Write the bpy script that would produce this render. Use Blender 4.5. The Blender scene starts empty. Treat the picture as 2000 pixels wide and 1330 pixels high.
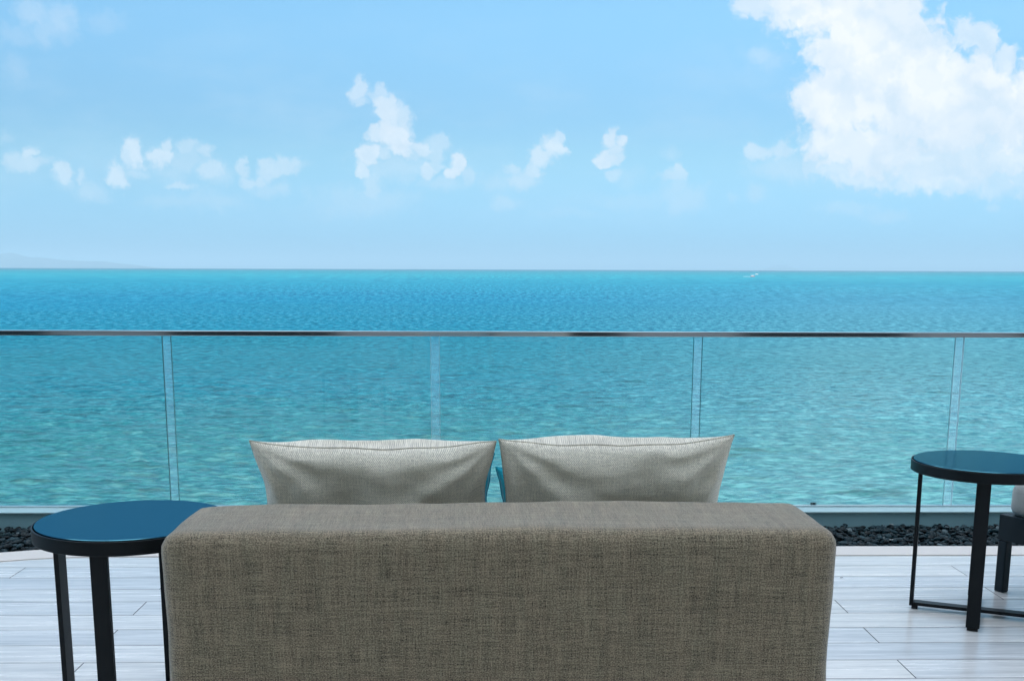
import bpy, bmesh, math, random
import numpy as np
from mathutils import Vector, Matrix, noise as mnoise
random.seed(7)
rng = np.random.default_rng(11)
S = bpy.context.scene
COL = S.collection
R_ = math.radians

# ------------------------------------------------------------------ camera
HC = 1.15                                   # eye height above the deck
FPX, TILT, ROLL, YAW = 2180., .19, .0035, R_(1.2)
PX, PY = 1000., 525.8 + FPX*TILT
_th = math.atan(TILT)
_f0 = Vector((math.sin(YAW), math.cos(YAW), 0)); _r0 = Vector((math.cos(YAW), -math.sin(YAW), 0)); _u0 = Vector((0, 0, 1))
CF = _f0*math.cos(_th) - _u0*math.sin(_th)
_U = _u0*math.cos(_th) + _f0*math.sin(_th)
CR = _r0*math.cos(ROLL) + _U*math.sin(ROLL)
CU = _U*math.cos(ROLL) - _r0*math.sin(ROLL)
cam_d = bpy.data.cameras.new('camera'); cam = bpy.data.objects.new('camera', cam_d); COL.objects.link(cam)
m = Matrix.Identity(4)
for i in range(3):
    m[i][0], m[i][1], m[i][2] = CR[i], CU[i], -CF[i]
m[2][3] = HC
cam.matrix_world = m
cam_d.sensor_width = 36; cam_d.lens = FPX/2000*36
cam_d.shift_y = (PY-665)/2000
cam_d.clip_start = .05; cam_d.clip_end = 300000
S.camera = cam

def ray(x, y): return CF + CR*((x-PX)/FPX) - CU*((y-PY)/FPX)
def atz(x, y, z):
    d = ray(x, y); return Vector((0, 0, HC)) + d*((z-HC)/d.z)
def aty(x, y, Y):
    d = ray(x, y); return Vector((0, 0, HC)) + d*(Y/d.y)

# ------------------------------------------------------------------ light
SUN_EL, SUN_AZ = R_(52), R_(205)            # azimuth clockwise from +Y: behind the hotel
SUN_DIR = Vector((math.sin(SUN_AZ)*math.cos(SUN_EL), math.cos(SUN_AZ)*math.cos(SUN_EL), math.sin(SUN_EL)))
sl = bpy.data.lights.new('sun', 'SUN'); sl.energy = 3.6; sl.angle = R_(.53); sl.color = (1, .96, .9)
so = bpy.data.objects.new('sun', sl); COL.objects.link(so)
so.rotation_euler = (-SUN_DIR).to_track_quat('-Z', 'Y').to_euler()

S.view_settings.view_transform = 'Standard'; S.view_settings.look = 'None'
S.view_settings.exposure = 0.9; S.view_settings.gamma = 1
S.render.engine = 'CYCLES'
S.cycles.max_bounces = 10; S.cycles.transparent_max_bounces = 16

class G:
    """small helper for node trees"""
    def __init__(s, nt): s.nt = nt; s.N = nt.nodes; s.L = nt.links
    def n(s, t, **k):
        o = s.N.new(t)
        for a, b in k.items(): setattr(o, a, b)
        return o
    def put(s, sock, v):
        if isinstance(v, bpy.types.NodeSocket): s.L.new(v, sock)
        elif v is not None: sock.default_value = v
    def m(s, op, a, b=None, c=None, clamp=False):
        o = s.n('ShaderNodeMath', operation=op, use_clamp=clamp)
        for i, v in enumerate((a, b, c)):
            if v is not None: s.put(o.inputs[i], v)
        return o.outputs[0]
    def v(s, op, a, b=None, c=None):
        o = s.n('ShaderNodeVectorMath', operation=op)
        for i, x in enumerate((a, b, c)):
            if x is not None: s.put(o.inputs[i], x)
        return o.outputs['Value'] if op in ('LENGTH', 'DOT_PRODUCT') else o.outputs[0]
    def mix(s, fac, a, b, mode='MIX'):
        o = s.n('ShaderNodeMix', data_type='RGBA', blend_type=mode)
        s.put(o.inputs[0], fac); s.put(o.inputs[6], a); s.put(o.inputs[7], b)
        return o.outputs[2]
    def mr(s, v, a, b, c=0., d=1., smooth=False):
        o = s.n('ShaderNodeMapRange', interpolation_type='SMOOTHSTEP' if smooth else 'LINEAR')
        for i, x in enumerate((v, a, b, c, d)): s.put(o.inputs[i], x)
        return o.outputs[0]
    def noise(s, vec, scale, detail=4, rough=.5, out=0, **k):
        o = s.n('ShaderNodeTexNoise', **k)
        s.put(o.inputs['Vector'], vec); s.put(o.inputs['Scale'], scale); s.put(o.inputs['Detail'], detail); s.put(o.inputs['Roughness'], rough)
        return o.outputs[out]
    def ramp(s, f, stops, ip='EASE'):
        o = s.n('ShaderNodeValToRGB'); e = o.color_ramp.elements; o.color_ramp.interpolation = ip
        while len(e) < len(stops): e.new(.5)
        for q, (p, c) in zip(e, stops): q.position = p; q.color = (*c, 1)
        s.put(o.inputs[0], f); return o.outputs[0]
    def comb(s, x, y, z=0.):
        o = s.n('ShaderNodeCombineXYZ')
        for i, q in enumerate((x, y, z)): s.put(o.inputs[i], q)
        return o.outputs[0]
    def sep(s, v):
        o = s.n('ShaderNodeSeparateXYZ'); s.put(o.inputs[0], v); return o.outputs

# clouds: (x, y, rx, ry, density) read off the photo and turned into directions of the sky
CLOUDS = [
 # the large cumulus on the right
 (1480,8,42,28,.8),(1545,18,60,42,.9),(1625,25,80,60,1),(1715,35,85,62,1),(1640,105,66,60,1),(1745,95,95,75,1),(1690,180,105,80,1),
 (1610,205,52,50,1),(1800,190,120,90,1),(1815,95,30,34,.9),(1895,65,34,30,.75),(1925,88,30,34,.8),(1912,150,50,50,1),(1965,118,28,26,.75),(1975,220,100,80,1),(1870,230,120,80,1),
 (1640,270,62,50,.95),(1720,290,80,58,.9),(1810,315,90,50,.85),(1900,290,90,60,.85),(1990,285,80,60,.8),
 (1700,330,90,30,.6),(1830,345,140,26,.55),(1960,345,100,34,.5),
 (1483,293,24,15,.5),(1524,287,20,22,.5),(1588,323,22,14,.5),(1540,325,60,26,.25),(1485,113,26,20,.22),(1515,124,20,12,.18),
 # middle tower
 (700,172,17,21,.6),(700,194,15,13,.5),(724,186,18,8,.4),(747,180,16,13,.5),(758,216,27,27,.75),(786,232,20,28,.65),(726,262,16,15,.7),(763,258,34,24,.9),(782,281,27,26,.95),
 (724,305,20,23,.8),(713,337,12,20,.6),(729,363,20,20,.4),(816,292,24,15,.6),(850,279,22,15,.4),(837,303,28,15,.35),(892,318,17,21,.75),(882,337,16,14,.7),
 (826,337,15,17,.55),(847,324,18,10,.4),(914,344,13,18,.35),(863,360,42,12,.3),(770,328,50,30,.22),(800,305,26,18,.4),(795,335,26,18,.3),(745,300,18,16,.45),(740,330,22,20,.3),(815,320,30,22,.3),(700,395,90,24,.16),
 # left row
 (266,292,20,24,.62),(252,306,14,12,.5),(225,344,15,21,.65),(67,301,13,13,.42),(30,316,20,16,.38),(60,328,34,15,.32),(127,345,14,18,.42),(135,365,16,12,.2),(162,352,8,14,.35),
 (320,299,21,20,.55),(333,280,10,12,.5),(361,283,17,12,.38),(400,299,18,14,.45),(370,315,34,24,.22),(406,333,21,13,.52),(426,345,18,16,.3),(353,361,26,7,.42),(340,340,24,14,.2),
 (465,333,12,22,.45),(482,355,18,12,.48),(505,350,16,14,.45),(520,326,22,18,.45),(555,322,32,16,.48),(552,362,18,14,.28),(525,368,30,12,.25),(590,325,20,8,.2),
 (400,392,64,16,.2),(175,381,26,20,.25),(263,334,22,8,.3),(325,392,40,12,.14),
 # right of the tower
 (1095,268,8,13,.42),(1077,290,21,21,.55),(1053,306,21,20,.55),(1041,330,16,16,.42),(1022,354,24,17,.38),(1002,329,13,10,.36),(993,401,26,12,.24),(970,360,30,16,.15),
 (1191,263,14,17,.78),(1214,269,12,12,.68),(1204,284,16,12,.6),(1187,307,24,18,.85),(1211,306,11,14,.6),(1203,341,18,13,.32),(1235,350,22,20,.12),
 (1308,344,22,13,.42),(1323,331,12,14,.42),(1305,305,16,9,.2),(1317,370,20,26,.3),(1338,396,38,22,.28),(1368,386,11,16,.26),(1473,378,15,15,.26),(1425,392,9,9,.2),
 (1663,405,42,12,.2),(1731,416,44,11,.16),(1934,406,13,8,.22),(1240,395,60,14,.12),(1110,420,60,8,.08),
 # faint wisps top left
 (68,25,34,28,.3),(120,34,24,30,.26),(92,62,38,26,.18),(32,140,22,28,.12),(205,40,34,18,.1),(20,70,40,22,.12),(14,270,14,12,.14)]

def build_world():
    w = bpy.data.worlds.new('World'); S.world = w; w.use_nodes = True
    g = G(w.node_tree); g.N.clear()
    tc = g.n('ShaderNodeTexCoord').outputs['Generated']
    sky = g.n('ShaderNodeTexSky', sky_type='NISHITA', sun_disc=False, sun_elevation=SUN_EL, sun_rotation=SUN_AZ)
    sky.altitude = 20; sky.air_density = 1.0; sky.dust_density = .6; sky.ozone_density = 2.5
    x, y, z = g.sep(tc)
    ys = g.m('MAXIMUM', y, .02)
    P = g.comb(g.m('MULTIPLY', g.m('DIVIDE', x, ys), 1000), g.m('MULTIPLY', g.m('DIVIDE', z, ys), 1000))   # milli-slopes
    # billowing: bend the coordinates with two sizes of noise
    w1 = g.v('SUBTRACT', g.noise(P, .018, 3, .5, out=1), (.5, .5, .5))
    w2 = g.v('SUBTRACT', g.noise(P, .09, 5, .62, out=1), (.5, .5, .5))
    Q = g.v('MULTIPLY_ADD', w1, (26, 22, 0), P)
    Q = g.v('MULTIPLY_ADD', w2, (15, 14, 0), Q)
    Q = g.v('MULTIPLY', Q, (1, 1, 0))
    vor = g.n('ShaderNodeTexVoronoi', feature='SMOOTH_F1'); vor.inputs['Scale'].default_value = .075; vor.inputs['Detail'].default_value = 2.5
    vor.inputs['Roughness'].default_value = .6
    g.put(vor.inputs['Vector'], Q)
    puff = g.m('SUBTRACT', .42, vor.outputs['Distance'])              # rounded tops
    fine = g.m('SUBTRACT', g.noise(Q, .11, 6, .6), .5)
    N = g.m('MULTIPLY_ADD', puff, .5, g.m('MULTIPLY', fine, .9))      # about -.3 .. .3
    boosted = [(a_, b_, c_, d_, dn if dn > .7 else min(.75, dn*1.06+.03)) for (a_, b_, c_, d_, dn) in CLOUDS]
    classes = [.1, .15, .22, .30, .40, .52, .65, .8, .92, 1.0]
    acc = None
    for dn in classes:
        dmin = None
        for (cx, cy, rx, ry, d_) in boosted:
            if min(classes, key=lambda q: abs(q-d_)) != dn: continue
            a = ray(cx, cy); b = ray(cx+rx, cy); c = ray(cx, cy-ry)
            u, v = a.x/a.y*1000, a.z/a.y*1000
            grow = 1.22 if dn > .35 else 1.3
            su, sv = abs(b.x/b.y*1000-u)*grow, abs(c.z/c.y*1000-v)*grow
            d = g.v('LENGTH', g.v('MULTIPLY_ADD', Q, (1/su, 1/sv, 0), (-u/su, -v/sv, 0)))
            dmin = d if dmin is None else g.m('SMOOTH_MIN', dmin, d, .25)
        if dmin is None: continue
        s = g.m('SUBTRACT', g.m('ADD', g.m('MULTIPLY', N, 1.0 if dn > .7 else 1.35), .26 if dn > .7 else .42), dmin)                                  # cloud edge where = -1
        soft = .42 if dn > .7 else (.62 if dn > .35 else .95)
        al = g.mr(s, -1-soft*.35, -1+soft, 0, dn, True)
        acc = al if acc is None else g.m('MAXIMUM', acc, al)
    mask = g.mr(y, .05, .3, 0, 1, True)
    acc = g.m('MULTIPLY', acc, mask)
    # thin veil and the clouds overhead and behind (never in frame, but they light the deck)
    hz = g.noise(g.v('MULTIPLY', tc, (1, 1, 2.2)), 2.2, 6, .6)
    over = g.m('MULTIPLY', g.mr(hz, .40, .62, 0, .8, True), g.mr(g.m('MULTIPLY_ADD', x, .28, z), .42, .62, 0, 1, True))
    veil = g.m('MULTIPLY', g.mr(g.noise(g.v('MULTIPLY', P, (.6, 1.6, 1)), .012, 5, .6), .42, .75, 0, .30, True),
               g.m('MULTIPLY', g.mr(z, .02, .06, 0, 1, True), g.mr(z, .12, .22, 1, .15, True)))
    veil = g.m('MULTIPLY', veil, mask)
    # relief of the clouds, lit from the upper side
    n1 = g.noise(Q, .030, 7, .55); n2 = g.noise(g.v('ADD', Q, (5, 8, 0)), .030, 7, .55)
    sh = g.m('MULTIPLY_ADD', g.m('SUBTRACT', n1, n2), 4.2, .60, clamp=True)
    n3 = g.noise(Q, .011, 3, .5)
    sh = g.m('MULTIPLY', sh, g.mr(acc, .2, 1, .55, 1))
    sh = g.m('MULTIPLY', sh, g.mr(n3, .40, .58, .45, 1.15), clamp=True)
    sh = g.m('MAXIMUM', sh, g.m('MULTIPLY', g.mr(n3, .45, .60, 0, .8, True), acc))
    ccol = g.mix(sh, (3.9, 4.6, 5.25, 1), (5.35, 5.5, 5.65, 1))
    # clear sky, graded to the photograph's cyan
    el = g.mr(z, 0, .32, 0, 1)
    tint = g.ramp(el, [(0, SKYT[0]), (.33, SKYT[1]), (.74, SKYT[2])])
    base = g.mix(1, sky.outputs[0], tint, 'MULTIPLY')
    base = g.v('MULTIPLY', base, (SKYM, SKYM, SKYM))
    left = g.m('MULTIPLY', g.mr(x, -.5, .1, 1, 0, True), g.mr(z, .02, .25, .2, 1))
    base = g.mix(g.m('MULTIPLY', left, .45), base, g.v('MULTIPLY', base, (.72, .88, .97)))
    c1 = g.mix(veil, base, (3.0, 4.2, 5.2, 1))
    c2 = g.mix(acc, c1, ccol)
    c2 = g.mix(over, c2, (21, 22, 23.5, 1))
    bg = g.n('ShaderNodeBackground'); g.put(bg.inputs[0], c2); bg.inputs[1].default_value = .1
    out = g.n('ShaderNodeOutputWorld'); g.L.new(bg.outputs[0], out.inputs[0])
    w.cycles.sampling_method = 'MANUAL'; w.cycles.sample_map_resolution = 1024

SKYT = [(.245, .52, .93), (.44, .63, .72), (.68, .95, .96)]; SKYM = 1.0
build_world()

# ------------------------------------------------------------------ object helpers
def link(o, parent=None):
    COL.objects.link(o)
    if parent is not None: o.parent = parent
    return o
def obj(name, bm, mat, parent=None, smooth=False, loc=None):
    me = bpy.data.meshes.new(name); bm.normal_update(); bm.to_mesh(me); bm.free()
    if mat: me.materials.append(mat)
    if smooth: me.polygons.foreach_set('use_smooth', [True]*len(me.polygons))
    o = bpy.data.objects.new(name, me); link(o, parent)
    if loc: o.location = loc
    return o
def tag(o, label=None, cat=None, group=None, kind=None):
    if label: o['label'] = label
    if cat: o['category'] = cat
    if group: o['group'] = group
    if kind: o['kind'] = kind
    return o
def thing(name, label, cat, loc=(0, 0, 0), rz=0, group=None):
    o = bpy.data.objects.new(name, None); o.empty_display_size = .1; link(o)
    o.location = loc; o.rotation_euler = (0, 0, rz)
    return tag(o, label, cat, group)
def bx(bm, c, s, rz=0, bev=0, seg=2):
    """box centre c, size s, into bm"""
    r = bmesh.ops.create_cube(bm, size=1)
    vs = r['verts']
    bmesh.ops.scale(bm, vec=s, verts=vs)
    if bev:
        es = list({e for v in vs for e in v.link_edges})
        rb = bmesh.ops.bevel(bm, geom=es, offset=bev, segments=seg, profile=.5, affect='EDGES', clamp_overlap=True)
        vs = list({v for f in rb['faces'] for v in f.verts} | {v for v in vs if v.is_valid})
    if rz: bmesh.ops.rotate(bm, verts=vs, cent=(0, 0, 0), matrix=Matrix.Rotation(rz, 3, 'Z'))
    bmesh.ops.translate(bm, verts=vs, vec=c)
    return vs
def lathe(bm, prof, n=96, c=(0, 0)):
    """closed profile [(r,z)..] spun round a vertical axis"""
    rings = []
    for r, z in prof:
        if r < 1e-6: rings.append([bm.verts.new((c[0], c[1], z))])
        else: rings.append([bm.verts.new((c[0]+r*math.cos(2*math.pi*i/n), c[1]+r*math.sin(2*math.pi*i/n), z)) for i in range(n)])
    for a, b in zip(rings[:-1], rings[1:]):
        for i in range(n):
            j = (i+1) % n
            if len(a) == 1 and len(b) == 1: continue
            if len(a) == 1: bm.faces.new((a[0], b[i], b[j]))
            elif len(b) == 1: bm.faces.new((a[i], b[0], a[j]))
            else: bm.faces.new((a[i], b[i], b[j], a[j]))
    bmesh.ops.recalc_face_normals(bm, faces=bm.faces)
def mat(name):
    m_ = bpy.data.materials.new(name); m_.use_nodes = True
    g = G(m_.node_tree); b = g.N['Principled BSDF']
    return m_, g, b
def simple(name, col, rough=.5, metal=0, spec=.5, nscale=0, namp=0, bump=0):
    m_, g, b = mat(name)
    b.inputs['Base Color'].default_value = (*col, 1); b.inputs['Roughness'].default_value = rough
    b.inputs['Metallic'].default_value = metal; b.inputs['Specular IOR Level'].default_value = spec
    if nscale:
        tc = g.n('ShaderNodeTexCoord').outputs['Object']
        nz = g.noise(tc, nscale, 6, .6)
        g.put(b.inputs['Base Color'], g.mix(nz, (*[c*(1-namp) for c in col], 1), (*[min(1, c*(1+namp)) for c in col], 1)))
        if bump:
            bp = g.n('ShaderNodeBump'); bp.inputs['Strength'].default_value = bump; bp.inputs['Distance'].default_value = .002
            g.put(bp.inputs['Height'], nz); g.put(b.inputs['Normal'], bp.outputs[0])
    return m_

# ------------------------------------------------------------------ sea
SEA_Z = HC - 16.5
def sea_material():
    m_, g, b = mat('sea_water')
    co = g.n('ShaderNodeNewGeometry').outputs['Position']
    x, y, z = g.sep(co)
    dist = g.v('LENGTH', g.comb(x, y))
    lg = g.m('LOGARITHM', g.m('MAXIMUM', dist, 10), 10)               # 2 = 100 m, 3 = 1 km
    big = g.noise(g.v('MULTIPLY', co, (.0035, .011, 0)), 1, 5, .6)
    wob = g.m('MULTIPLY', g.m('SUBTRACT', big, .5), .5)
    t = g.mr(g.m('ADD', lg, wob), 1.7, 4.3, 0, 1)
    deep = g.ramp(t, SEA_RAMP)
    cloud_sheen = g.m('MULTIPLY', g.mr(g.m('DIVIDE', x, dist), -.05, .40, 0, 1, True), g.mr(lg, 3.4, 2.2, .15, 1, True))  # bright cloud reflection towards the right, painted into the water colour
    deep = g.mix(g.m('MULTIPLY', cloud_sheen, g.mr(big, .3, .7, .35, .6)), deep, (.095, .230, .255, 1))
    # dark wave faces and sky-reflecting flecks painted into the water colour; the scale that shows is that of the waves one can still tell apart
    warp = g.v('MULTIPLY_ADD', g.noise(co, .05, 3, .5, out=1), (6, 6, 0), co)
    sc = [(.58, 2.3), (.60, .85), (.50, .22), (.38, .038), (.13, .006)]
    lim = [(1.9, 2.2), (2.2, 2.6), (2.6, 2.95), (3.0, 3.4)]
    nn = g.noise(g.v('MULTIPLY', warp, (*sc[0], 0)), 1, 7, .70)
    for (a_, b_), (l0, l1) in zip(sc[1:], lim):
        nn = g.mix(g.mr(lg, l0, l1, 0, 1, True), nn, g.noise(g.v('MULTIPLY', warp, (a_, b_, 0)), 1, 7, .80))
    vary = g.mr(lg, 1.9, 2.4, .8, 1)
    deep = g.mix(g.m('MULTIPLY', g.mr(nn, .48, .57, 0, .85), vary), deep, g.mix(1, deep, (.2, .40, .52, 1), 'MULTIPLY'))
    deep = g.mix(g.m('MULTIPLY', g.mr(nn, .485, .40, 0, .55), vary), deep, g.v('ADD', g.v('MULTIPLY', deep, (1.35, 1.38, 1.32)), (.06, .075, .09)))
    # longer dark backs of the swell, their shading put into the colour
    sw = g.noise(g.v('MULTIPLY', warp, (.10, .42, 0)), 1, 4, .55)
    deep = g.mix(g.m('MULTIPLY', g.mr(sw, .54, .68, 0, .75, True), g.mr(lg, 2.5, 2.2, 0, 1, True)), deep, g.mix(1, deep, (.35, .50, .48, 1), 'MULTIPLY'))
    # sand-clouded water near the shore
    gn = g.noise(g.v('MULTIPLY', co, (.11, .3, 0)), 1, 4, .6)
    near = g.mr(lg, 2.35, 1.85, 0, 1, True)
    deep = g.mix(g.m('MULTIPLY', near, g.mr(gn, .50, .72, 0, .18)), deep, (.022, .085, .070, 1))
    # ripples finer than the mesh
    c1 = g.v('MULTIPLY', co, (1.0, 1.6, 0))
    h1 = g.noise(c1, 1.1, 5, .62); h2 = g.noise(c1, 5.5, 3, .6)
    h = g.m('ADD', g.m('MULTIPLY', h1, g.mr(lg, 2.0, 3.0, .06, .22)), g.m('MULTIPLY', h2, .006))
    bp = g.n('ShaderNodeBump'); bp.inputs['Strength'].default_value = 1; bp.inputs['Distance'].default_value = 1
    g.put(bp.inputs['Height'], h)
    # body of the water and mirror of the sky; crests hide the steepest glances far out
    g.N.remove(b)
    df = g.n('ShaderNodeBsdfDiffuse'); g.put(df.inputs[0], deep); g.put(df.inputs['Normal'], bp.outputs[0])
    gl = g.n('ShaderNodeBsdfGlossy'); g.put(gl.inputs['Normal'], bp.outputs[0]); g.put(gl.inputs['Roughness'], g.mr(lg, 1.9, 3.3, .10, .30))
    gl.inputs[0].default_value = (.88, .97, 1, 1)
    fr = g.n('ShaderNodeFresnel'); fr.inputs[0].default_value = 1.33; g.put(fr.inputs['Normal'], bp.outputs[0])
    fac = g.m('MULTIPLY', g.m('MINIMUM', fr.outputs[0], .75), g.mr(lg, 1.85, 2.5, .85, .15))
    ms = g.n('ShaderNodeMixShader'); g.put(ms.inputs[0], fac); g.L.new(df.outputs[0], ms.inputs[1]); g.L.new(gl.outputs[0], ms.inputs[2])
    g.L.new(ms.outputs[0], g.N['Material Output'].inputs[0])
    return m_
SEA_RAMP = [(0, (.036, .125, .122)), (.12, (.018, .118, .130)), (.23, (.0, .108, .148)), (.32, (.0, .115, .175)), (.42, (.0, .125, .205)), (.55, (.0, .155, .225)), (.68, (.0, .185, .235)), (.80, (.0, .15, .195)), (1, (.0, .085, .13))]

def build_sea():
    NR, NC = 900, 1500
    r = 34*np.exp(np.linspace(0, 1, NR)**1.0*math.log(90000/34))
    # rows finer where they are seen larger
    dep = np.concatenate([np.linspace(math.atan(16.5/34), math.atan(16.5/3000), NR-60), np.arctan(16.5/np.geomspace(3300, 150000, 60))])
    r = 16.5/np.tan(dep)
    a = np.linspace(-.60, .64, NC)
    Rg, A = np.meshgrid(r, a, indexing='ij')
    X, Y = Rg*np.sin(A), Rg*np.cos(A)
    Z = np.zeros_like(X)
    dr = np.gradient(r)[:, None]; da = Rg*(a[1]-a[0])
    nw = 110
    lam = np.geomspace(.5, 14, nw)*np.exp(rng.normal(0, .02, nw))
    wt = np.exp(-(np.log(lam/1.5))**2/(2*.70**2))*rng.uniform(.6, 1.3, nw)
    wt *= .25/math.sqrt((wt**2).sum()/2)                        # rms slope of the chop
    wind = R_(-97)                                              # it runs in from the open sea
    for i in range(nw):
        th = wind + rng.normal(0, .38)
        k = 2*math.pi/lam[i]; kx, ky = k*math.cos(th), k*math.sin(th)
        amp = wt[i]/k
        need = np.hypot(dr*abs(ky)/k, da*abs(kx)/k)             # sample spacing along the wave
        fade = np.clip(lam[i]/(need*2.4) - .7, 0, 1)
        ph = kx*X + ky*Y + rng.uniform(0, 6.28)
        grp = 1+.45*np.sin(kx*.11*X + ky*.09*Y + rng.uniform(0, 6.28))
        Z += amp*fade*grp*(np.sin(ph) + .22*np.cos(2*ph))
    nv = NR*NC
    # the coarse rest of the sheet: under the terrace and out to the sides
    co = np.stack([X, Y, Z], -1).reshape(-1, 3)
    i, j = np.meshgrid(np.arange(NR-1), np.arange(NC-1), indexing='ij')
    q = np.stack([i*NC+j, i*NC+j+1, (i+1)*NC+j+1, (i+1)*NC+j], -1).reshape(-1, 4)
    ang = np.concatenate([np.linspace(a[-1], 2*math.pi+a[0], 60)])
    rr = [r[0], 400, 4000, r[-1]]
    side = np.array([[ri*math.sin(t), ri*math.cos(t), 0] for ri in rr for t in ang])
    b0 = nv; n2 = len(ang); fs = []
    for ii in range(3):
        for jj in range(n2-1): fs.append([b0+ii*n2+jj, b0+ii*n2+jj+1, b0+(ii+1)*n2+jj+1, b0+(ii+1)*n2+jj])
    cen = np.array([[0, 0, 0]])
    co = np.concatenate([co, side, cen])
    ci = len(co)-1
    tri = [[ci, j+1, j, j] for j in range(0)]
    inner = list(range(0, NC, 1))
    quads = np.concatenate([q, np.array(fs)])
    tris = [[ci, jj+1, jj] for jj in range(NC-1)] + [[ci, b0+jj+1, b0+jj] for jj in range(n2-1)]
    tris = np.array(tris)
    me = bpy.data.meshes.new('sea')
    me.vertices.add(len(co)); me.vertices.foreach_set('co', co.astype(np.float32).ravel())
    nl = len(quads)*4+len(tris)*3
    me.loops.add(nl); me.loops.foreach_set('vertex_index', np.concatenate([quads.ravel(), tris.ravel()]).astype(np.int32))
    npoly = len(quads)+len(tris)
    me.polygons.add(npoly)
    st = np.concatenate([np.arange(len(quads))*4, len(quads)*4+np.arange(len(tris))*3]).astype(np.int32)
    me.polygons.foreach_set('loop_start', st)
    me.polygons.foreach_set('use_smooth', np.ones(npoly, dtype=bool))
    me.update(calc_edges=True); me.validate()
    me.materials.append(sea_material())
    o = bpy.data.objects.new('sea', me); link(o); o.location = (0, 0, SEA_Z)
    tag(o, kind='structure')
build_sea()

# ------------------------------------------------------------------ far land
def ridge(name, pts, Yd, depth, m_, label):
    """a range of hills: crest given by (pixel x, pixel y) at distance Yd, sloping down to sea on both sides"""
    bm = bmesh.new(); rows = []
    cr = [aty(px, py, Yd) for px, py in pts]
    xs = np.array([c.x for c in cr]); hs = np.array([c.z-SEA_Z for c in cr])
    X = np.linspace(xs[0], xs[-1], 160)
    H = np.interp(X, xs, hs)
    span = abs(xs[-1]-xs[0])
    for k in range(13):
        s = k/12*2-1
        row = []
        for x_, h_ in zip(X, H):
            nz = mnoise.fractal(Vector((x_/span*30, k*.6, 3)), 1., 2., 4)
            e = max(0, (1-abs(s))**.8)
            z_ = SEA_Z - 20 + (h_+20)*e*(1+.10*nz*(1-e)+.03*nz)
            row.append(bm.verts.new((x_, Yd+s*depth, z_)))
        rows.append(row)
    for a_, b_ in zip(rows[:-1], rows[1:]):
        for i in range(len(X)-1): bm.faces.new((a_[i], a_[i+1], b_[i+1], b_[i]))
    o = obj(name, bm, m_, smooth=True); tag(o, kind='structure', label=label)
    return o
m_land = simple('forested_hills', (.02, .05, .06), .9, nscale=.002, namp=.4)
ridge('hills', [(-420,519),(-300,508),(-180,503),(-60,500),(0,496),(22,494),(36,497),(60,503),(90,504),(120,508),(160,510),(205,511),(235,515),(262,517),(283,521)], 66000, 4000, m_land,
      'faint blue range of hills on the horizon at far left')
ridge('hills', [(1488,527),(1500,523),(1520,518),(1535,518),(1548,522),(1560,527)], 105000, 1500, m_land,
      'barely visible hazy islet on the horizon behind the boats')

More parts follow.
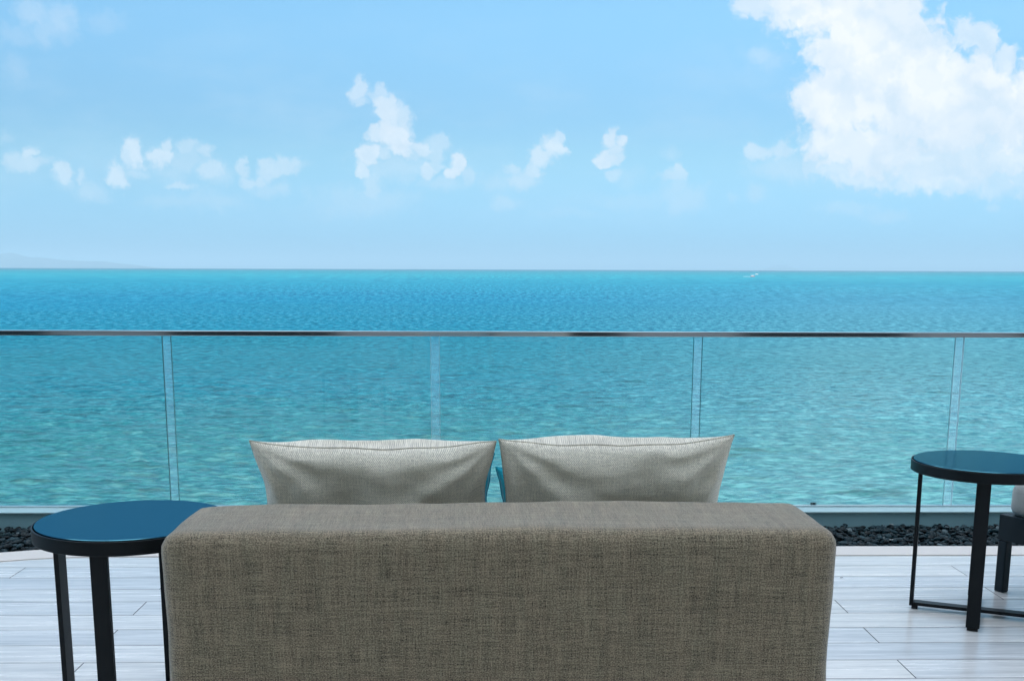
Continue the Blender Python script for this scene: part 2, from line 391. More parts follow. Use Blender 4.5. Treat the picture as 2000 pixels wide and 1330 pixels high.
# ------------------------------------------------------------------ terrace ground
WOODW, WOODL = .1545, 1.215
def tile_floor_material():
    m_, g, b = mat('wood_look_tile')
    co = g.n('ShaderNodeTexCoord').outputs['Object']
    x, y, z = g.sep(co)
    Y0 = 4.414
    rowf = g.m('DIVIDE', g.m('SUBTRACT', Y0, y), WOODW)
    row = g.m('FLOOR', rowf); fy = g.m('FRACT', rowf)
    odd = g.m('MODULO', g.m('ADD', row, 100), 2)
    # joints at x = 1.228 (even-from-kerb rows 4,6,8) and half a plank further on the others
    wn_row = g.n('ShaderNodeTexWhiteNoise', noise_dimensions='1D'); g.put(wn_row.inputs['W'], row)
    cf = g.m('ADD', g.m('DIVIDE', g.m('SUBTRACT', x, 1.228), WOODL), g.m('MULTIPLY', odd, .5))
    colm = g.m('FLOOR', cf); fx = g.m('FRACT', cf)
    wn = g.n('ShaderNodeTexWhiteNoise', noise_dimensions='2D'); g.put(wn.inputs['Vector'], g.comb(row, colm))
    rnd = wn.outputs['Value']; rcol = wn.outputs['Color']
    # grain: stretched noise, shifted per plank
    off = g.v('MULTIPLY', rcol, (37, 19, 11))
    p = g.v('ADD', g.comb(x, y), off)
    g1 = g.noise(g.v('MULTIPLY', p, (1.6, 26, 1)), 1, 7, .62)
    g2 = g.noise(g.v('MULTIPLY', p, (7, 190, 1)), 1, 4, .6)
    # knots and swirls
    kn = g.noise(g.v('MULTIPLY', p, (3.2, 13, 1)), 1, 2, .5, out=0)
    swirl = g.m('SINE', g.m('MULTIPLY', kn, 42))
    kmask = g.mr(kn, .64, .74, 0, 1, True)
    base = g.mix(g.mr(g1, .28, .72, 0, 1), (.58, .57, .55, 1), (.92, .895, .855, 1))
    base = g.mix(g.mr(g2, .42, .72, 0, .45), base, (.42, .42, .42, 1))
    g3 = g.noise(g.v('MULTIPLY', p, (2.2, 75, 1)), 1, 5, .7)
    base = g.mix(g.mr(g3, .56, .70, 0, .5), base, (.34, .34, .35, 1))
    base = g.mix(g.m('MULTIPLY', kmask, g.mr(swirl, -1, 1, .1, .55)), base, (.26, .26, .26, 1))
    tone = g.mix(rnd, (.88, .90, .94, 1), (1.07, 1.05, 1.03, 1))
    base = g.mix(1, base, tone, 'MULTIPLY')
    dirt = g.noise(co, 1.7, 5, .65)
    base = g.mix(g.mr(dirt, .4, .8, 0, .22), base, (.40, .40, .40, 1))
    # grout
    gy = g.m('MINIMUM', fy, g.m('SUBTRACT', 1, fy)); gx = g.m('MINIMUM', fx, g.m('SUBTRACT', 1, fx))
    ey = g.m('MULTIPLY', gy, WOODW); ex = g.m('MULTIPLY', gx, WOODL)
    e = g.m('MINIMUM', ey, ex)
    gr = g.mr(e, .0010, .0026, 1, 0, True)
    base = g.mix(gr, base, (.055, .055, .06, 1))
    g.put(b.inputs['Base Color'], base)
    g.put(b.inputs['Roughness'], g.mix(gr, g.mr(g1, .3, .7, .20, .30), (.9, .9, .9, 1)))
    b.inputs['Specular IOR Level'].default_value = .75
    bp = g.n('ShaderNodeBump'); bp.inputs['Strength'].default_value = .6; bp.inputs['Distance'].default_value = .0012
    hh = g.m('SUBTRACT', g.m('MULTIPLY', g1, .35), g.mr(e, .0005, .004, 1, 0, True))
    g.put(bp.inputs['Height'], hh); g.put(b.inputs['Normal'], bp.outputs[0])
    return m_
# line between deck and kerb: straight, then sweeping towards us at the left
FAR = [(6.5, 4.566), (2, 4.566), (-1.45, 4.566), (-1.62, 4.562), (-1.76, 4.548), (-1.88, 4.522), (-2.0, 4.482), (-2.13, 4.42), (-2.26, 4.33), (-2.38, 4.21), (-2.48, 4.05), (-2.55, 3.86), (-2.6, 3.6), (-2.62, 3.2), (-2.62, -4)]
def offset_path(pts, d):
    out = []
    for i, p in enumerate(pts):
        a_ = Vector(pts[max(0, i-1)]); b_ = Vector(pts[min(len(pts)-1, i+1)])
        t_ = (b_-a_).normalized(); n_ = Vector((t_.y*-1, t_.x)) 
        out.append((p[0]+n_.x*d, p[1]+n_.y*d))
    return out
NEAR = offset_path(FAR, .152)
def strip(name, A, B, z0, z1, m_, bev=0):
    bm = bmesh.new()
    ring = []
    for (a_, b_) in zip(A, B):
        ring.append([bm.verts.new((*a_, z0)), bm.verts.new((*a_, z1)), bm.verts.new((*b_, z1)), bm.verts.new((*b_, z0))])
    for p, q in zip(ring[:-1], ring[1:]):
        for k in range(4):
            bm.faces.new((p[k], p[(k+1) % 4], q[(k+1) % 4], q[k]))
    bm.faces.new(ring[0]); bm.faces.new(ring[-1][::-1])
    bmesh.ops.recalc_face_normals(bm, faces=bm.faces)
    return bm
bm = bmesh.new()
vs = [bm.verts.new((x_, y_, 0)) for x_, y_ in NEAR] + [bm.verts.new((NEAR[-1][0], -7, 0)), bm.verts.new((6.5, -7, 0))]
bm.faces.new(vs)
bmesh.ops.recalc_face_normals(bm, faces=bm.faces)
if list(bm.faces)[0].normal.z < 0: bmesh.ops.reverse_faces(bm, faces=bm.faces)
fl = obj('terrace_floor', bm, tile_floor_material()); tag(fl, kind='structure')
m_kerb = simple('pale_terrazzo', (.70, .63, .58), .55, nscale=260, namp=.10, bump=.3)
bm = strip('kerb', offset_path(FAR, .149), FAR, -.05, .004, m_kerb)
kb = obj('kerb', bm, m_kerb); tag(kb, kind='structure')
bv = kb.modifiers.new('b', 'BEVEL'); bv.width = .004; bv.segments = 2; bv.limit_method = 'ANGLE'
bm = bmesh.new(); bx(bm, (1.5, 1.2, -.26), (14, 7.66, .36))
slab = obj('terrace_slab', bm, simple('slab_concrete', (.30, .30, .29), .8, nscale=6, namp=.2)); tag(slab, kind='structure')

# low grey wall that carries the glass
m_wall = simple('grey_painted_concrete', (.30, .49, .53), .55, nscale=9, namp=.10, bump=.2)
m_cop = simple('pale_coping', (.42, .58, .60), .5, nscale=30, namp=.06)
wt = thing('low_wall', 'low dark grey kerb wall with pale coping under the glass balustrade', 'wall', (0, 4.98, -.05))
bm = bmesh.new(); bx(bm, (1.5, .09, .0515), (14, .14, .103)); obj('wall_face', bm, m_wall, wt)
bm = bmesh.new(); bx(bm, (1.5, .085, .1065), (14, .156, .007), bev=.002); obj('coping', bm, m_cop, wt)

# gravel bed
def build_gravel():
    ico = bmesh.new(); bmesh.ops.create_icosphere(ico, subdivisions=2, radius=1)
    V0 = np.array([v.co[:] for v in ico.verts]); F0 = np.array([[v.index for v in f.verts] for f in ico.faces]); ico.free()
    far = np.array(FAR)
    vs, fs = [], []; nb = 0
    xs_ = far[::-1, 0]; ys_ = far[::-1, 1]
    def yfar(x_): return np.interp(x_, far[2:10, 0][::-1], far[2:10, 1][::-1]) if x_ < -1.45 else 4.566
    cnt = 0
    for L in range(3):
        n = 4300 if L == 0 else 3300
        for _ in range(n):
            x_ = rng.uniform(-2.55, 4.0)
            if -.7 < x_ < .9 and rng.random() < .75: continue
            y0_ = yfar(x_)
            y_ = rng.uniform(y0_+.008, 4.985)
            # bank up against the wall
            up = (y_-4.566)/.42
            s = rng.uniform(.008, .018)*(1 if L else 1.1)
            sc = np.array([s*rng.uniform(.9, 1.7), s*rng.uniform(.7, 1.1), s*rng.uniform(.35, .75)])
            z_ = -.040 + L*.010 + up*.012 + rng.uniform(-.004, .006)
            P = V0.copy()
            # chipped faces
            for _k in range(5):
                d = rng.normal(size=3); d /= np.linalg.norm(d); c_ = rng.uniform(.55, .9)
                e = P@d - c_; P -= np.where(e > 0, e, 0)[:, None]*d
            P = P*sc
            ax = rng.normal(size=3)*np.array([.35, .35, 1]); an = rng.uniform(-.5, .5); az = rng.uniform(0, 6.28)
            ca, sa = math.cos(az), math.sin(az)
            Rz = np.array([[ca, -sa, 0], [sa, ca, 0], [0, 0, 1]])
            cx_, sx_ = math.cos(an), math.sin(an); Rx = np.array([[1, 0, 0], [0, cx_, -sx_], [0, sx_, cx_]])
            an2 = rng.uniform(-.4, .4); cy_, sy_ = math.cos(an2), math.sin(an2); Ry = np.array([[cy_, 0, sy_], [0, 1, 0], [-sy_, 0, cy_]])
            P = P@Rx.T@Ry.T@Rz.T + [x_, y_, z_]
            vs.append(P); fs.append(F0+nb); nb += len(P); cnt += 1
    V = np.concatenate(vs); Fc = np.concatenate(fs)
    me = bpy.data.meshes.new('gravel'); me.vertices.add(len(V)); me.vertices.foreach_set('co', V.astype(np.float32).ravel())
    me.loops.add(Fc.size); me.loops.foreach_set('vertex_index', Fc.astype(np.int32).ravel())
    me.polygons.add(len(Fc)); me.polygons.foreach_set('loop_start', (np.arange(len(Fc))*3).astype(np.int32))
    me.update(calc_edges=True)
    m_, g, b = mat('slate_chips')
    geo = g.n('ShaderNodeNewGeometry')
    c_ = g.ramp(geo.outputs['Random Per Island'], [(0, (.0, .004, .006)), (.45, (.0, .009, .013)), (.8, (.001, .021, .029)), (.97, (.02, .05, .06)), (1, (.14, .18, .19))], 'LINEAR')
    g.put(b.inputs['Base Color'], c_); b.inputs['Roughness'].default_value = .55; b.inputs['Specular IOR Level'].default_value = .3
    me.materials.append(m_)
    o = bpy.data.objects.new('gravel', me); link(o)
    tag(o, 'bed of dark blue-grey slate chips between kerb and low wall', kind='stuff')
build_gravel()
bm = bmesh.new(); bx(bm, (1.5, 4.77, -.055), (14, .54, .02))
bx(bm, (-4.2, 1.0, -.055), (2.6, 6.9, .02))
o = obj('gravel_bed_soil', bm, simple('dark_soil', (.008, .012, .014), .9)); tag(o, kind='structure')

# ------------------------------------------------------------------ glass balustrade
def glass_mat():
    m_, g, b = mat('clear_glass'); g.N.remove(b)
    out = g.N['Material Output']
    tr = g.n('ShaderNodeBsdfTransparent'); tr.inputs[0].default_value = (.935, .975, .965, 1)
    gl = g.n('ShaderNodeBsdfGlossy'); gl.inputs['Roughness'].default_value = .0; gl.inputs[0].default_value = (.9, .95, .95, 1)
    fr = g.n('ShaderNodeFresnel'); fr.inputs[0].default_value = 1.45
    mx = g.n('ShaderNodeMixShader'); g.put(mx.inputs[0], g.m('MULTIPLY', fr.outputs[0], .35)); g.L.new(tr.outputs[0], mx.inputs[1]); g.L.new(gl.outputs[0], mx.inputs[2])
    g.L.new(mx.outputs[0], out.inputs[0])
    return m_
def strip_mat():
    m_, g, b = mat('milky_silicone_strip'); g.N.remove(b)
    out = g.N['Material Output']
    tr = g.n('ShaderNodeBsdfTransparent'); tr.inputs[0].default_value = (1, 1, 1, 1)
    df = g.n('ShaderNodeBsdfTranslucent'); df.inputs[0].default_value = (.85, .88, .95, 1)
    mx = g.n('ShaderNodeMixShader'); mx.inputs[0].default_value = .07
    g.L.new(tr.outputs[0], mx.inputs[1]); g.L.new(df.outputs[0], mx.inputs[2]); g.L.new(mx.outputs[0], out.inputs[0])
    return m_
m_steel = simple('polished_steel', (.36, .37, .39), .09, 1.0)
m_chan = simple('anodised_channel', (.55, .62, .65), .3, .9)
gb = thing('glass_balustrade', 'frameless glass balustrade with slim polished steel handrail in front of the sea', 'balustrade', (0, 5.10, .062))
gaps = [-3.86, -2.658, -1.455, -.245, .953, 2.155, 3.36, 4.56]
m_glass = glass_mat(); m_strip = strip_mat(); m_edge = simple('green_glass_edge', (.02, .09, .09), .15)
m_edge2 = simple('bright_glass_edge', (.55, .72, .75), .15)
for i, (a_, b_) in enumerate(zip(gaps[:-1], gaps[1:])):
    bm = bmesh.new(); x0, x1 = a_+.021, b_-.021
    bx(bm, ((x0+x1)/2, 0, .397), (x1-x0, .012, .782))
    p = obj('glass_panel', bm, m_glass, gb)
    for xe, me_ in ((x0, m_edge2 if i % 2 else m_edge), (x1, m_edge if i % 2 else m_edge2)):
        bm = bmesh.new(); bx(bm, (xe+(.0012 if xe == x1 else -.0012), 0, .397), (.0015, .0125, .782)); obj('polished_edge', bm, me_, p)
for x_ in gaps[1:-1]:
    bm = bmesh.new(); bx(bm, (x_, 0, .397), (.036, .004, .782)); obj('joint_strip', bm, m_strip, gb)
bm = bmesh.new(); bx(bm, (.35, 0, .7995), (8.6, .046, .022), bev=.0025, seg=2); obj('handrail', bm, m_steel, gb)
bm = bmesh.new(); bx(bm, (.35, 0, -.0005), (8.6, .022, .012), bev=.0015); obj('base_channel', bm, m_chan, gb)

# ------------------------------------------------------------------ side tables
m_black = simple('black_powder_coat', (.0016, .004, .006), .42, 0, .25, nscale=900, namp=.2, bump=.08)
m_gtop, g, b = mat('blue_black_glass')
g.N.remove(b)
_d = g.n('ShaderNodeBsdfDiffuse'); _d.inputs[0].default_value = (.004, .012, .02, 1)
_g = g.n('ShaderNodeBsdfGlossy'); _g.inputs[0].default_value = (.060, .185, .235, 1); _g.inputs['Roughness'].default_value = .13
_a = g.n('ShaderNodeAddShader'); g.L.new(_d.outputs[0], _a.inputs[0]); g.L.new(_g.outputs[0], _a.inputs[1]); g.L.new(_a.outputs[0], g.N['Material Output'].inputs[0])
m_pad = simple('rubber_pad', (.01, .01, .01), .8)
def side_table(loc, phi, label, Rr=.234):
    H, hr = .53, .034
    t = thing('side_table', label, 'side table', (*loc, 0), phi, 'round side tables beside the sofa')
    bm = bmesh.new()
    ro, ri = Rr, Rr-.0035
    z1 = H-.0035
    lathe(bm, [(ro-.0008, z1-hr), (ro, z1-hr+.0008), (ro, z1-.0006), (ro-.0007, z1), (ri, z1), (ri, z1-.014), (.0, z1-.014), (.0, z1-.018), (ri-.002, z1-.018), (ri-.002, z1-hr), (ro-.0008, z1-hr)], 128)
    o = obj('rim', bm, m_black, t, smooth=True); e = o.modifiers.new('e', 'EDGE_SPLIT'); e.split_angle = R_(35)
    bm = bmesh.new(); rg = ri-.0035
    lathe(bm, [(0, H-.0118), (rg-.001, H-.0118), (rg, H-.011), (rg, H-.0012), (rg-.0012, H), (0, H)], 128)
    o = obj('glass_top', bm, m_gtop, t, smooth=True); e = o.modifiers.new('e', 'EDGE_SPLIT'); e.split_angle = R_(30)
    for k in range(4):
        an = k*math.pi/2; c_, s_ = math.cos(an), math.sin(an)
        bm = bmesh.new(); bx(bm, (.200*c_, .200*s_, (z1-.019+.012)/2), (.013, .042, z1-.019-.012), rz=an, bev=.0012); lg = obj('leg', bm, m_black, t)
        bm = bmesh.new(); bx(bm, (.1885*c_, .1885*s_, .006), (.020, .034, .012), rz=an, bev=.002); obj('foot_pad', bm, m_pad, lg)
    for k in range(2):
        bm = bmesh.new()
        if k == 0: bx(bm, (0, 0, .0185), (.3865, .038, .012), bev=.001)
        else:
            for s_ in (-1, 1): bx(bm, (0, s_*.1062, .0185), (.038, .1738, .0115), bev=.001)
        obj('base_bar', bm, m_black, t)
    return t
side_table((-.897, 2.765), R_(84), 'round side table with dark blue glass top close against the left end of the sofa', .2385)
side_table((1.651, 3.625), R_(66), 'round side table with blue glass top in front of the pale cushioned seat at right')

# ------------------------------------------------------------------ fabrics
def weave_mat(name, dark, light, tx, ty, slub, rough=.92, cell=None, hue=None):
    m_, g, b = mat(name)
    uv = g.n('ShaderNodeUVMap', uv_map='UVMap').outputs[0]
    a = g.noise(g.v('MULTIPLY', uv, (ty*.06, tx, 1)), 1, 3, .65)          # weft threads
    c = g.noise(g.v('MULTIPLY', uv, (tx, ty*.05, 1)), 1, 3, .65)           # warp threads
    a2 = g.noise(g.v('MULTIPLY', uv, (3.2, tx*.16, 1)), 1, 2, .6); c2 = g.noise(g.v('MULTIPLY', uv, (tx*.16, 2.6, 1)), 1, 2, .6)
    f = g.noise(g.v('MULTIPLY', uv, (tx*1.1, tx*1.1, 1)), 1, 2, .7)
    s = g.m('ADD', g.m('MULTIPLY', g.m('SUBTRACT', a, .5), 1.0), g.m('MULTIPLY', g.m('SUBTRACT', c, .5), .9))
    s = g.m('ADD', s, g.m('MULTIPLY', g.m('ADD', g.m('SUBTRACT', a2, .5), g.m('SUBTRACT', c2, .5)), slub))
    s = g.m('MULTIPLY_ADD', g.m('SUBTRACT', f, .5), 2.3, g.m('ADD', s, .5))
    if cell:
        wx = g.sep(uv)
        q = g.m('MULTIPLY', g.m('SINE', g.m('MULTIPLY', wx[0], 6.2832/cell)), g.m('SINE', g.m('MULTIPLY', wx[1], 6.2832/cell)))
        s = g.m('MULTIPLY_ADD', q, .55, s)
    s = g.m('ADD', s, 0, clamp=True)
    col = g.mix(s, (*dark, 1), (*light, 1))
    if hue:
        hn = g.noise(g.v('MULTIPLY', uv, (30, 6, 1)), 1, 3, .6); col = g.mix(g.mr(hn, .42, .62, 0, .55), col, g.mix(1, col, (*hue, 1), 'MULTIPLY'))
    g.put(b.inputs['Base Color'], col); b.inputs['Roughness'].default_value = rough
    b.inputs['Specular IOR Level'].default_value = .2
    b.inputs['Sheen Weight'].default_value = .35; b.inputs['Sheen Roughness'].default_value = .5
    bp = g.n('ShaderNodeBump'); bp.inputs['Strength'].default_value = .7; bp.inputs['Distance'].default_value = .0009
    g.put(bp.inputs['Height'], s); g.put(b.inputs['Normal'], bp.outputs[0])
    return m_
m_tweed = weave_mat('taupe_tweed', (.044, .033, .021), (.46, .36, .24), 330, 330, .36, hue=(.90, .97, .97))
m_grey = weave_mat('grey_basket_weave', (.50, .45, .37), (.95, .87, .72), 300, 300, .15, cell=.0044)
m_seat = weave_mat('pale_canvas', (.30, .31, .29), (.44, .445, .42), 300, 300, .3)
m_turq = weave_mat('turquoise_canvas', (.0, .24, .36), (.01, .46, .60), 300, 300, .3)

def box_uv(o):
    me = o.data; uvl = me.uv_layers.get('UVMap') or me.uv_layers.new(name='UVMap')
    for p in me.polygons:
        n = p.normal; ax = max(range(3), key=lambda i: abs(n[i])*(1.0 if i != 0 else .9))
        for li in p.loop_indices:
            c = me.vertices[me.loops[li].vertex_index].co
            uvl.data[li].uv = (c.x, c.y) if ax == 2 else ((c.y+7, c.z) if ax == 0 else (c.x, c.z))

def soft_box(name, c, s, bev, m_, parent, seed=0, crown=.0, bulge=.0, amp=.003, taper=0):
    """upholstered block: dense rounded box, slightly crowned and uneven"""
    nx, ny, nz = [max(2, int(round(d/.02))) for d in s]
    bm = bmesh.new()
    bmesh.ops.create_cube(bm, size=1)
    bmesh.ops.scale(bm, vec=s, verts=bm.verts)
    for ax, n in ((0, nx), (1, ny), (2, nz)):
        es = [e for e in bm.edges if abs((e.verts[0].co-e.verts[1].co).normalized()[ax]) > .99 and (e.verts[0].co-e.verts[1].co).length > s[ax]*.9]
        bmesh.ops.subdivide_edges(bm, edges=es, cuts=n-1, use_grid_fill=True)
    h = Vector(s)/2
    for v in bm.verts:
        p = v.co.copy()
        inner = Vector([max(-h[i]+bev, min(h[i]-bev, p[i])) for i in range(3)])
        # spread the outer ring so that the corner is evenly rounded
        d = p-inner
        if d.length > 1e-9:
            k = [d[i]/bev for i in range(3)]
            q = Vector([math.copysign(math.tan(abs(x_)*math.pi/4), x_) for x_ in k])
            d = q.normalized()*bev
            p = inner+d
        u, w_, zz = p.x/h.x, p.y/h.y, p.z/h.z
        p.x += taper*u*max(0, zz)**1.0
        if crown: p.z += crown*(1-u*u)*(.5+.5*zz)
        if bulge:
            p.y += math.copysign(bulge, w_)*(1-u**4)*(1-zz**4)*abs(w_)
            p.x += math.copysign(bulge, u)*(1-w_**4)*(1-zz**4)*abs(u)
        nz_ = mnoise.fractal(Vector((p.x*4+seed, p.y*4, p.z*5)), 1., 2., 3)
        p += (p-inner).normalized()*nz_*amp if (p-inner).length > 1e-6 else Vector((0, 0, 0))
        v.co = p
    o = obj(name, bm, m_, parent, smooth=True); box_uv(o); o.location = c
    return o

# ------------------------------------------------------------------ sofa
sofa = thing('sofa', 'low two-seat sofa in taupe tweed seen from behind, facing the sea', 'sofa', (.028, 2.09, 0), R_(1.4))
TOPZ = .650
soft_box('backrest', (0, .15, (TOPZ+.10)/2), (1.308, .300, TOPZ-.10), .034, m_tweed, sofa, 3, crown=.006, bulge=.004, amp=.004, taper=.006)
soft_box('seat_base', (0, .66, .20), (1.27, .72, .20), .02, m_tweed, sofa, 5)
for s_ in (-1, 1):
    soft_box('seat_cushion', (s_*.315, .675, .355), (.62, .70, .12), .03, m_seat, sofa, 8+s_, crown=.012)
for x_ in (-.58, .58):
    for y_ in (.08, .95):
        bm = bmesh.new(); bx(bm, (x_, y_, .05), (.05, .05, .10), bev=.003); obj('leg', bm, m_black, sofa)

# ------------------------------------------------------------------ cushions
def cushion(name, label, cat, m_, bottom, W, H, T, lean, rz=0, ry=0, seed=0, group=None, pinch=.085, sag=.012, rise=.024, folds=1., piping=True, dentx=0., ears=(0, 0, 0, 0)):
    """pillow: two bulging sheets meeting in a seam; bottom = world point of the middle of the bottom edge"""
    nx, ny = 96, 72
    P = {}
    def outline(a, b):
        # corners poke out, edges draw in
        x_ = W/2*a*(1-pinch*(1-b*b)**1.0*abs(a)**2)
        z_ = H/2*b*(1-.015*(1-a*a)*abs(b)**2)
        if b > 0: z_ -= sag*(1-a*a)*b*b
        for (sa, sb, e) in ((-1, 1, ears[0]), (1, 1, ears[1]), (-1, -1, ears[2]), (1, -1, ears[3])):
            w_ = max(0, 1-math.hypot((a-sa), (b-sb))/.55)**2
            x_ += sa*e*w_*.35; z_ += e*w_
        z_ += .006*mnoise.noise(Vector((a*2.6+seed*3.1, 0, seed)))*max(0, b)
        x_ += .006*mnoise.noise(Vector((b*2.6, seed*1.7, seed)))*a
        return x_, z_
    bm = bmesh.new(); grids = []
    uvl = bm.loops.layers.uv.new('UVMap')
    UV = {}
    for side in (-1, 1):
        gr = []
        for j in range(ny+1):
            row = []
            for i in range(nx+1):
                # finer near the seam
                a = math.sin((i/nx*2-1)*math.pi/2*.98)/math.sin(math.pi/2*.98); b = math.sin((j/ny*2-1)*math.pi/2*.98)/math.sin(math.pi/2*.98)
                x_, z_ = outline(a, b)
                pr = max(0, (1-abs(a)**2.6))*max(0, (1-abs(b)**2.4))
                th_ = T*pr**.42
                # tension folds running in from corners and slack dimples
                f = 0
                if folds:
                    q = Vector((a*1.5+seed, b*1.5, side*3+seed))
                    f += .010*mnoise.fractal(q, .9, 2.1, 3)*pr**.3
                    for (sa, sb) in ((-1, 1), (1, 1)):
                        r_ = math.hypot((a-sa)*1.2, b-sb); an = math.atan2(b-sb, (a-sa)*1.2)
                        f += .0035*math.sin(an*11+seed+r_*2)*math.exp(-((r_-.55)/.38)**2)
                    f += -.011*math.exp(-((a-dentx)/.22)**2-((b-.45)/.42)**2)
                    f *= folds*1.35
                y_ = side*(th_+f*min(1, pr*6))
                if side == 1 and b > .62: z_ += rise*math.sin(math.pi*min(1, (1-b)/.38))*(1-abs(a)**3)
                if (i in (0, nx) or j in (0, ny)):
                    y_ = 0
                    if side == 1: row.append(grids[0][j][i]); continue
                v = bm.verts.new((x_, y_, z_+H/2)); UV[v] = (x_, z_)
                row.append(v)
            gr.append(row)
        grids.append(gr)
    for s_, gr in enumerate(grids):
        for j in range(ny):
            for i in range(nx):
                q = (gr[j][i], gr[j][i+1], gr[j+1][i+1], gr[j+1][i])
                f_ = bm.faces.new(q if s_ == 0 else q[::-1])
                for l in f_.loops: l[uvl].uv = UV[l.vert]
    edge = [grids[0][0][i].co.copy() for i in range(nx)] + [grids[0][j][nx].co.copy() for j in range(ny)] + \
           [grids[0][ny][i].co.copy() for i in range(nx, 0, -1)] + [grids[0][j][0].co.copy() for j in range(ny, 0, -1)]
    o = obj(name, bm, m_, None, smooth=True)
    if piping:
        b2 = bmesh.new(); K = 6; rr = .0015; rings = []
        n = len(edge); cen = Vector((0, 0, H/2))
        for k, p in enumerate(edge):
            t_ = (edge[(k+1) % n]-edge[k-1]).normalized(); out = Vector((0, 1, 0)); sd = t_.cross(out).normalized()
            p = p + (p-cen).normalized()*.0012
            rings.append([b2.verts.new(p+(sd*math.cos(2*math.pi*q/K)+out*math.sin(2*math.pi*q/K))*rr) for q in range(K)])
        for k in range(n):
            r0, r1 = rings[k], rings[(k+1) % n]
            for q in range(K): b2.faces.new((r0[q], r1[q], r1[(q+1) % K], r0[(q+1) % K]))
        uv2 = b2.loops.layers.uv.new('UVMap')
        for f_ in b2.faces:
            for l in f_.loops: l[uv2].uv = (l.vert.co.x, l.vert.co.z)
        bmesh.ops.recalc_face_normals(b2, faces=b2.faces)
        obj('piping', b2, m_, o, smooth=True)
    o.rotation_euler = (lean, ry, rz); o.location = bottom
    tag(o, label, cat, group)
    return o
LEAN = R_(17)
YB = 2.60; ZB = .418
cushion('cushion', 'grey-beige woven back cushion with a sagging top seam, left of the pair on the sofa', 'cushion', m_grey, (-.262, YB, ZB), .545, .362, .078, LEAN, R_(1), R_(0), 2, 'grey cushions on the sofa', dentx=-.2, ears=(.004, .002, 0, 0))
cushion('cushion', 'grey-beige woven back cushion with a raised pointed corner, right of the pair on the sofa', 'cushion', m_grey, (.286, YB+.01, ZB), .537, .368, .078, LEAN, R_(1.5), R_(0), 9, 'grey cushions on the sofa', dentx=.25, ears=(.004, .012, 0, 0))
cushion('scatter_cushion', 'taller bright turquoise cushion peeking out between the two grey cushions', 'cushion', m_turq, (-.205, YB+.17, .418), .44, .30, .06, R_(14), R_(-3), 0, 4, 'turquoise cushions in front of the grey ones', folds=.5)
cushion('scatter_cushion', 'lower turquoise cushion mostly hidden behind the right grey cushion', 'cushion', m_turq, (.235, YB+.16, .418), .44, .265, .06, R_(14), R_(3), 0, 6, 'turquoise cushions in front of the grey ones', folds=.5)

# ------------------------------------------------------------------ seat at the right edge
m_navy = simple('blue_black_frame', (.003, .011, .016), .45, 0, .25, nscale=400, namp=.15)
c0 = atz(1955, 1154, 0)
seat = thing('outdoor_seat', 'dark framed outdoor seat with pale cushion behind the right table, cut by the picture edge', 'seat', (c0.x, c0.y, 0), R_(-62))
# local x runs towards the camera, local y away to the right
LX, LY = .72, .72
for (a_, b_) in ((0, 0), (LX, 0), (0, LY), (LX, LY)):
    bm = bmesh.new(); bx(bm, (a_, b_, .096), (.036, .036, .192), bev=.005, seg=3); obj('leg', bm, m_navy, seat)
bm = bmesh.new()
bx(bm, (LX/2, 0, .24), (LX+.04, .036, .094), bev=.003); bx(bm, (LX/2, LY, .24), (LX+.04, .036, .094), bev=.003)
bx(bm, (0.002, LY/2, .24), (.036, LY-.037, .0935), bev=.003); bx(bm, (LX-.002, LY/2, .24), (.036, LY-.037, .0935), bev=.003)
obj('seat_frame', bm, m_navy, seat)
soft_box('seat_cushion', (LX/2, LY/2+.005, .345), (LX+.01, LY+.01, .125), .035, m_seat, seat, 21, crown=.012, bulge=.006)

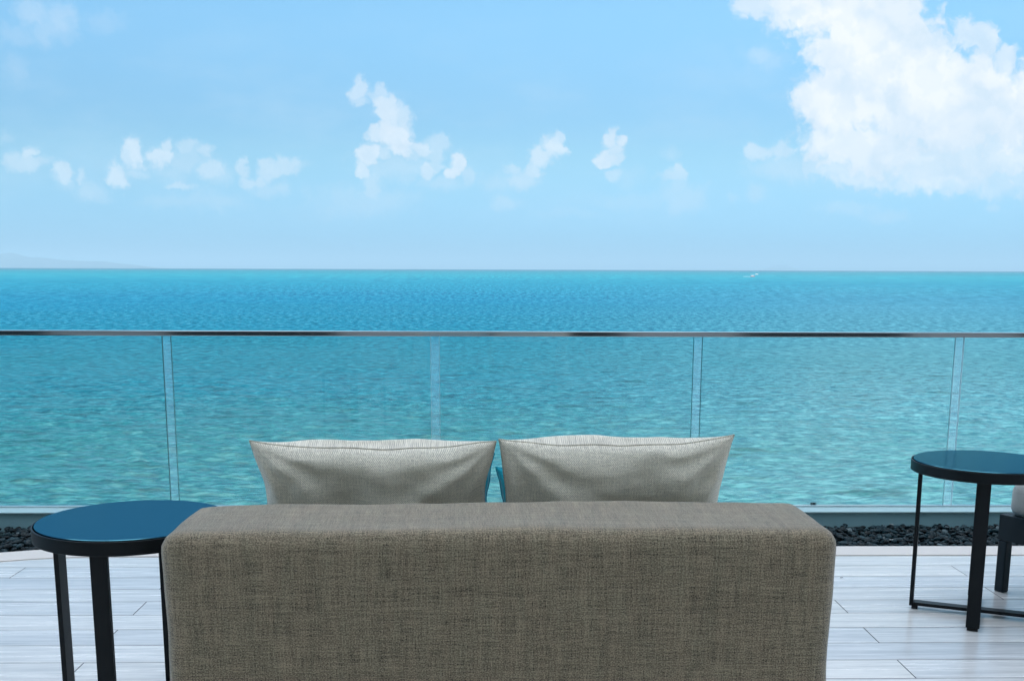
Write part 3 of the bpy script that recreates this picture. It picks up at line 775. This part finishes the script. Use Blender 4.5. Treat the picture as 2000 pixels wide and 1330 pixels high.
# ------------------------------------------------------------------ boats
m_white = simple('white_gelcoat', (.8, .8, .8), .3); m_red = simple('red_hull', (.55, .10, .07), .4); m_dk = simple('dark_window', (.03, .05, .06), .2)
m_foam = simple('sea_foam', (.85, .88, .9), .8)
def boat(loc, rz, sc, red, label):
    t = thing('motor_boat', label, 'boat', loc, rz, 'motor boats near the horizon'); t.scale = (sc, sc, sc)
    bm = bmesh.new(); L = 12; rows = []
    for i in range(13):
        s = i/12; x_ = -L/2+L*s; hw = 1.75*(1-max(0, (s-.45)/.55)**2.2)+.02; top = 1.3+.7*s*s; keel = -.5+.9*max(0, s-.6)
        rows.append([bm.verts.new((x_, -hw, top)), bm.verts.new((x_, -hw*.8, .1)), bm.verts.new((x_, 0, keel)), bm.verts.new((x_, hw*.8, .1)), bm.verts.new((x_, hw, top))])
    for a_, b_ in zip(rows[:-1], rows[1:]):
        for k in range(4): bm.faces.new((a_[k], a_[k+1], b_[k+1], b_[k]))
        bm.faces.new((a_[0], b_[0], b_[4], a_[4]))
    bm.faces.new(rows[0])
    bmesh.ops.recalc_face_normals(bm, faces=bm.faces)
    obj('hull', bm, m_red if red else m_white, t)
    bm = bmesh.new(); bx(bm, (-.6, 0, 2.35), (5.2, 2.5, 1.6), bev=.3); cb = obj('cabin', bm, m_white, t)
    bm = bmesh.new(); bx(bm, (-.6, 0, 2.55), (4.4, 2.54, .5), bev=.05); obj('window', bm, m_dk, cb)
    bm = bmesh.new(); bx(bm, (-1.2, 0, 3.45), (4.2, 2.7, .18), bev=.05); obj('canopy', bm, m_white, t)
    w = bmesh.new()                                                # wake
    pts = [(-5, .8), (-8, 1.5), (-14, 1.6), (-24, .6)]
    up = [w.verts.new((x_, y_, .32)) for x_, y_ in pts]; dn = [w.verts.new((x_, -y_, .32)) for x_, y_ in pts]
    for k in range(3): w.faces.new((up[k], up[k+1], dn[k+1], dn[k]))
    rr = bmesh.ops.extrude_face_region(w, geom=list(w.faces)); bmesh.ops.translate(w, verts=[v for v in rr['geom'] if isinstance(v, bmesh.types.BMVert)], vec=(0, 0, -.6))
    bmesh.ops.recalc_face_normals(w, faces=w.faces)
    return t, w
for (px, py, rz, sc, red, lb, dx) in ((1470, 540.5, 3, .95, True, 'tiny motor boat with reddish hull, nearer and lower of the two far out', 1), (1478, 536.5, 8, 1.0, False, 'tiny all-white motor boat, farther of the two below the horizon', 1)):
    p = atz(px, py, SEA_Z)
    t, w = boat((p.x, p.y, SEA_Z), R_(rz), sc, red, lb)
    me = bpy.data.meshes.new('wake'); w.to_mesh(me); w.free(); me.materials.append(m_foam)
    wk = bpy.data.objects.new('wake', me); link(wk); wk.location = t.location; wk.rotation_euler = t.rotation_euler
    tag(wk, kind='structure')

# ------------------------------------------------------------------ small finds
def lump(name, loc, s, m_, label, cat, seed):
    bm = bmesh.new(); bmesh.ops.create_icosphere(bm, subdivisions=3, radius=1)
    for v in bm.verts:
        k = 1+.35*mnoise.noise(v.co*1.6+Vector((seed, 0, 0))); v.co = Vector((v.co.x*s[0]*k, v.co.y*s[1]*k, v.co.z*s[2]*k))
    o = obj(name, bm, m_, smooth=True, loc=loc); tag(o, label, cat); return o
p = aty(1588, 987.5, 5.123)
lump('stone', (p.x, 5.123, .0700), (.014, .007, .0055), simple('dark_stone', (.02, .04, .05), .6), 'small dark stone lying on the coping just right of the sofa', 'stone', 2)
def leaf(loc, rz, L, W_, m_, label, curl=.25):
    bm = bmesh.new(); n = 8; top = []; bot = []
    for i in range(n+1):
        s = i/n; w_ = W_*math.sin(math.pi*min(1, s*1.02))**.8*.5; z_ = .0012+curl*L*(s-.5)**2
        top.append((bm.verts.new((L*(s-.5), w_, z_+.0015)), bm.verts.new((L*(s-.5), 0, z_)), bm.verts.new((L*(s-.5), -w_, z_+.0015))))
    for a_, b_ in zip(top[:-1], top[1:]):
        for k in range(2):
            try: bm.faces.new((a_[k], b_[k], b_[k+1], a_[k+1]))
            except ValueError: pass
    bmesh.ops.solidify(bm, geom=list(bm.faces), thickness=.0004)
    o = obj('leaf', bm, m_, loc=loc); o.rotation_euler = (0, 0, rz); tag(o, label, 'leaf'); return o
m_leaf = simple('dry_leaf', (.07, .055, .04), .8); m_pale = simple('bleached_leaf', (.65, .66, .64), .7)
p = atz(1643.5, 1129, 0); leaf((p.x, p.y, .001), .2, .013, .006, m_leaf, 'tiny brown dry leaf scrap on the deck right of the sofa')
p = atz(1740, 1060, .0); leaf((p.x, p.y, .012), .3, .024, .012, m_pale, 'pale bleached leaf scrap lying on the slate chips right of the sofa')
p = atz(1741, 1026, .01); leaf((p.x, min(p.y, 4.97), .014), -.5, .022, .012, m_pale, 'pale leaf scrap at the top of the slate chips against the low wall')

# ------------------------------------------------------------------ the hotel behind the camera, whose shade lies over the terrace
m_stucco = simple('light_stucco', (.66, .62, .56), .8, nscale=3, namp=.08)
m_dglass = simple('dark_window_glass', (.02, .03, .035), .08)
hb = thing('hotel_building', 'light stucco hotel front with dark windows behind the terrace', 'building', (0, -3.2, 0))
bm = bmesh.new(); bx(bm, (0, -2.5, 5.75), (34, 5, 13.5)); obj('wall', bm, m_stucco, hb)
bm = bmesh.new(); bx(bm, (0, -2.5, 12.65), (35, 5.6, .3)); obj('roof', bm, m_stucco, hb)
for fl_ in range(3):
    for i in range(-4, 5):
        bm = bmesh.new(); bx(bm, (i*3.4+.6, 0.0, 1.35+fl_*3.3), (2.0, .08, 2.2)); w_ = obj('window', bm, m_dglass, hb)
        bm = bmesh.new()
        bx(bm, (i*3.4+.6, .09, .16+fl_*3.3), (2.7, .18, .06)); obj('sill', bm, m_stucco, w_)

# ------------------------------------------------------------------ sea air
bm = bmesh.new(); bmesh.ops.create_cube(bm, size=1)
hz_m = bpy.data.materials.new('sea_air'); hz_m.use_nodes = True; hg = G(hz_m.node_tree); hg.N.remove(hg.N['Principled BSDF'])
pv = hg.n('ShaderNodeVolumePrincipled'); pv.inputs['Density'].default_value = 3.0e-5; pv.inputs['Color'].default_value = (.56, .82, .97, 1); pv.inputs['Anisotropy'].default_value = .2
hg.L.new(pv.outputs[0], hg.N['Material Output'].inputs['Volume'])
hz = obj('haze', bm, hz_m); hz.scale = (320000, 320000, 1000); hz.location = (0, 0, SEA_Z-3+500)
tag(hz, kind='stuff')
